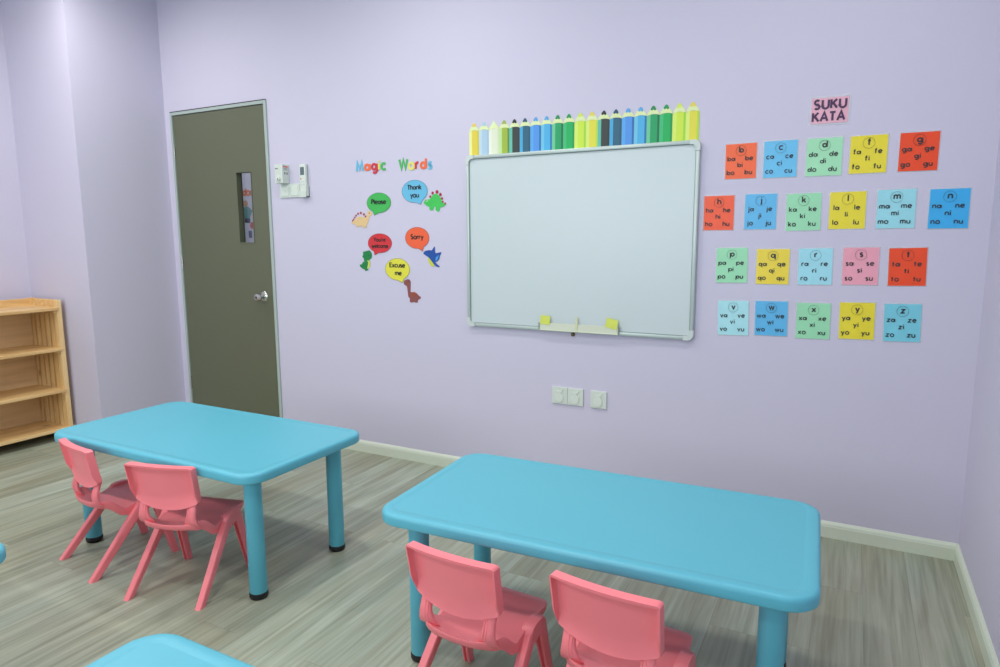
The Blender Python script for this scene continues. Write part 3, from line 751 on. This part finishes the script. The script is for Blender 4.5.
# ------------------------------------------------------------------ paper dinosaurs
DINO = {
 'sail':dict(c=(-2.5136,1.3882),
   body=[(-780,-187),(-710,-233),(-507,-236),(-409,-304),(-400,-416),(-300,-428),(-267,-339),(-197,-362),(-185,-429),(-112,-396),(-51,-308),(32,-365),(98,-488),(198,-477),(202,-378),(341,-446),(373,-358),(347,-313),(466,-160),(532,81),(594,211),(721,231),(780,317),(742,406),(633,484),(493,488),(419,412),(430,324),(368,194),(280,107),(84,177),(-58,190),(-288,161),(-495,31),(-676,-122)],
   spikes=[(-672,-44,44),(-596,33,49),(-504,143,53),(-399,252,58),(-250,356,62),(-43,389,71),(175,307,67),(297,184,58)],
   eye=(572,365,27)),
 'spiked':dict(c=(-2.0080,1.4710),
   body=[(-735,2),(-641,-90),(-479,-184),(-356,-210),(-387,-332),(-293,-401),(-157,-404),(-87,-305),(-72,-217),(36,-219),(20,-375),(139,-478),(273,-458),(303,-315),(331,-249),(519,-231),(653,-146),(735,-60),(602,-79),(444,36),(368,237),(238,396),(105,478),(-56,461),(-222,322),(-333,192),(-606,200),(-691,113)],
   spikes=[(-303,336,67),(-144,515,81),(134,565,96),(351,425,86),(448,213,67),(489,35,57),(642,-47,48)],
   eye=(-531,131,38)),
 'standing':dict(c=(-2.4928,1.1549),
   body=[(-191,501),(-5,539),(274,600),(421,481),(460,313),(423,145),(251,46),(276,-74),(149,-197),(138,-463),(165,-536),(-53,-600),(-111,-516),(-294,-447),(-460,-327),(-440,-230),(-284,-203),(-248,-105),(-122,-55),(-145,139),(-250,210),(-182,356)],
   belly=[(96,20),(279,-1),(320,-122),(297,-315),(200,-438),(76,-464),(147,-245),(183,-99)],
   spikes=[],
   eye=(192,323,22)),
 'winged':dict(c=(-2.0318,1.1812),
   body=[(-595,208),(-444,330),(-230,364),(-19,354),(131,563),(182,508),(178,311),(215,202),(373,225),(530,259),(595,227),(487,51),(444,-124),(310,-257),(178,-281),(281,-389),(462,-508),(435,-563),(252,-522),(70,-393),(-110,-174),(-253,-22),(-424,65),(-569,153)],
   belly=[(-279,-11),(-162,-109),(-33,-262),(122,-436),(107,-513),(-39,-527),(-169,-418),(-272,-243)],
   wing=[(223,-39),(343,50),(422,94),(366,-81),(285,-214),(193,-193)],
   spikes=[],
   eye=(-220,254,23)),
 'longneck':dict(c=(-2.1701,0.9896),
   body=[(-574,471),(-534,573),(-346,654),(-192,645),(-103,534),(-109,332),(-136,-48),(-59,-71),(156,-51),(306,-134),(454,-267),(574,-313),(542,-402),(357,-485),(353,-637),(185,-644),(110,-609),(-45,-654),(-198,-622),(-177,-430),(-283,-333),(-321,-55),(-358,249),(-541,345)],
   back=[(-91,-110),(155,-64),(275,-160),(302,-285),(119,-267),(-33,-222)],
   spikes=[],
   eye=(-257,542,26)),
}

DC = {'sail': ((228, 196, 140), 'cream paper dinosaur with a row of red back spikes beside the green bubble', dict(spikes=(176, 52, 52))),
      'spiked': ((62, 196, 84), 'bright green paper dinosaur with dark red back plates beside the light blue bubble', dict(spikes=(170, 36, 56))),
      'standing': ((14, 128, 66), 'dark green standing paper dinosaur with yellow belly below the red bubble', dict(belly=(206, 216, 90))),
      'winged': ((18, 78, 160), 'blue winged paper dinosaur with yellow belly beside the orange bubble', dict(belly=(206, 208, 70), wing=(66, 156, 220))),
      'longneck': ((142, 80, 76), 'brown long-necked paper dinosaur below the yellow bubble', dict(back=(158, 76, 48)))}
for nm_, D_ in DINO.items():
    rgb, lab, ex = DC[nm_]; q = 1e-4
    t = thing('paper_dinosaur', lab, 'paper cutout', (D_['c'][0], -.001, D_['c'][1]), group='paper dinosaurs among the speech bubbles')
    bm = bmesh.new(); poly(bm, [(a*q, b*q) for a, b in D_['body']], 0, -.0012); meshobj('body', fixn(bm), mat('dinosaur '+nm_, rgb, .5, var=.15, bscale=60), t)
    for part in ('belly', 'wing', 'back'):
        if part in D_:
            bm = bmesh.new(); poly(bm, [(a*q, b*q) for a, b in D_[part]], -.0006, -.0018)
            meshobj({'back': 'back_patch'}.get(part, part), fixn(bm), mat('dinosaur '+nm_+' '+part, ex[part], .5), t)
    for a, b, r in D_['spikes']:
        bm = bmesh.new(); poly(bm, ell(a*q, b*q, r*q*.95, r*q*1.05, 10), -.0002, -.0016); meshobj('back_plate', fixn(bm), mat('dinosaur '+nm_+' plate', ex['spikes'], .5), t)
    a, b, r = D_['eye']
    bm = bmesh.new(); poly(bm, ell(a*q, b*q, r*q*1.5, r*q*1.5, 10), -.0006, -.0020); poly(bm, ell(a*q, b*q, r*q*.8, r*q*.8, 8), -.001, -.0024, 1)
    meshobj('eye', fixn(bm), [mat('eye_white', (220, 226, 214), .5) if nm_ == 'spiked' else mat('dinosaur '+nm_+' lid', tuple(int(v*.8) for v in rgb), .5), M_ink], t)

# ------------------------------------------------------------------ fittings by the door
t = thing('control_box', 'small white wall box with a round dial, mounted just right of the door', 'wall control', (-3.095, 0, 1.670))
meshobj('housing', fixn(B(-.033, .033, -.055, 0, -.056, .056, bev=.003)), M_white, t)
bm = bmesh.new(); lathe_y(bm, [(.015, .055), (.015, .060), (.012, .066), (.005, .067)], 20)
o = meshobj('dial', fixn(bm), M_white2, t, loc=(.002, 0, -.028), smooth=40)
meshobj('dial_pointer', B(.0, .004, -.069, -.066, -.011, .002), M_greyp, o)
meshobj('printed_mark', B(-.026, -.002, -.0558, -.055, .028, .034), M_greyp, t)
bm = bmesh.new(); box(bm, .033, .0338, -.047, -.010, .038, .045); meshobj('red_stripe', bm, M_red, t)
bm = bmesh.new()
for z in (.030, .022): box(bm, .033, .0338, -.044, -.012, z, z+.003)
for y in (-.040, -.022): box(bm, .033, .0338, y, y+.009, -.004, .010)
meshobj('printed_notes', bm, M_greyp, t)
t = thing('light_switch', 'white double light switch plate below the control box by the door', 'light switch', (-3.055, 0, 1.5715))
meshobj('plate', fixn(B(-.083, .083, -.009, 0, -.041, .041, bev=.002)), M_white, t)
for k, x in enumerate((-.039, .039)):
    meshobj('rocker', fixn(B(x-.029, x+.029, -.0125, -.008, -.030, .028, bev=.0015)), M_white2, t)
t = thing('remote_holder', 'white plastic wall holder gripping the remote by the light switch', 'holder', (-2.932, 0, 1.565))
bm = bmesh.new(); box(bm, -.0275, .0275, -.004, 0, -.036, .036); box(bm, -.0275, .0275, -.028, 0, -.036, -.031); box(bm, -.0275, -.0245, -.028, 0, -.036, .030); box(bm, .0245, .0275, -.028, 0, -.036, .030)
box(bm, -.0275, .0275, -.0285, -.026, -.036, .000)
meshobj('holder_shell', fixn(bm), M_white, t)
t = thing('remote_control', 'white air conditioner remote with a grey display, upright in its wall holder', 'remote control', (-2.932, -.005, 1.628))
meshobj('casing', fixn(B(-.0235, .0235, -.020, 0, -.094, .094, bev=.004)), M_white2, t)
meshobj('display', B(-.0155, .0155, -.0208, -.019, .030, .076), M_lcd, t)
bm = bmesh.new(); poly(bm, ell(-.012, .008, .0045, .0045, 14), -.019, -.0212); meshobj('power_button', fixn(bm), mat('orange_button', (226, 120, 90), .4), t)
for zz_ in (-.010, -.026):
    for xx_ in (-.011, .009):
        meshobj('button', fixn(B(xx_-.006, xx_+.006, -.0212, -.019, zz_-.004, zz_+.004)), mat('pale_button', (205, 214, 208), .4), t)

def socket(x0, x1, z0, z1, gangs, lab):
    t = thing('wall_socket', lab, 'socket', ((x0+x1)/2, 0, (z0+z1)/2), group='wall sockets below the whiteboard')
    w2, h2 = (x1-x0)/2, (z1-z0)/2
    for k in range(gangs):
        gx0 = -w2+(x1-x0)/gangs*k; gx1 = gx0+(x1-x0)/gangs; c_ = (gx0+gx1)/2
        pl = meshobj('face_plate', fixn(B(gx0+.0005, gx1-.0005, -.009, 0, -h2, h2, bev=.002)), M_white, t)
        bm = bmesh.new()
        poly(bm, ell(c_-.001, -.010, .0215, .024, 28), -.008, -.0135)
        meshobj('safety_cover', fixn(bm), M_white2, t)
        bm = bmesh.new(); poly(bm, [(c_-.016, .018), (c_+.004, .012), (c_+.014, .020), (c_+.020, .032), (c_+.012, .034), (c_+.002, .024), (c_-.014, .024)], -.008, -.013)
        meshobj('rocker', fixn(bm), M_white2, t)
    return t
socket(-1.315, -1.145, .4465, .5335, 2, 'white double wall socket below the whiteboard, left of the single one')
socket(-1.108, -1.0235, .4465, .5325, 1, 'white single wall socket below the whiteboard, right of the double one')

# ------------------------------------------------------------------ camera and view
cam = bpy.data.cameras.new('Camera'); co = bpy.data.objects.new('Camera', cam); C.objects.link(co)
cam.sensor_width = 36; cam.sensor_fit = 'HORIZONTAL'; cam.lens = 36*.6636; cam.clip_start = .05
yaw, pitch, roll = -.4868, -.144, -.0046
fv = Vector((sin(yaw)*cos(pitch), cos(yaw)*cos(pitch), sin(pitch))); rv = Vector((cos(yaw), -sin(yaw), 0)); uv = rv.cross(fv)
r2 = rv*cos(roll)+uv*sin(roll); u2 = uv*cos(roll)-rv*sin(roll)
co.matrix_world = Matrix(((r2.x, u2.x, -fv.x, 0), (r2.y, u2.y, -fv.y, -3.0547), (r2.z, u2.z, -fv.z, 1.2853), (0, 0, 0, 1)))
S.camera = co
S.view_settings.view_transform = 'Standard'; S.view_settings.look = 'None'; S.view_settings.gamma = 1
S.view_settings.exposure = EXPO; S.view_settings.use_curve_mapping = False
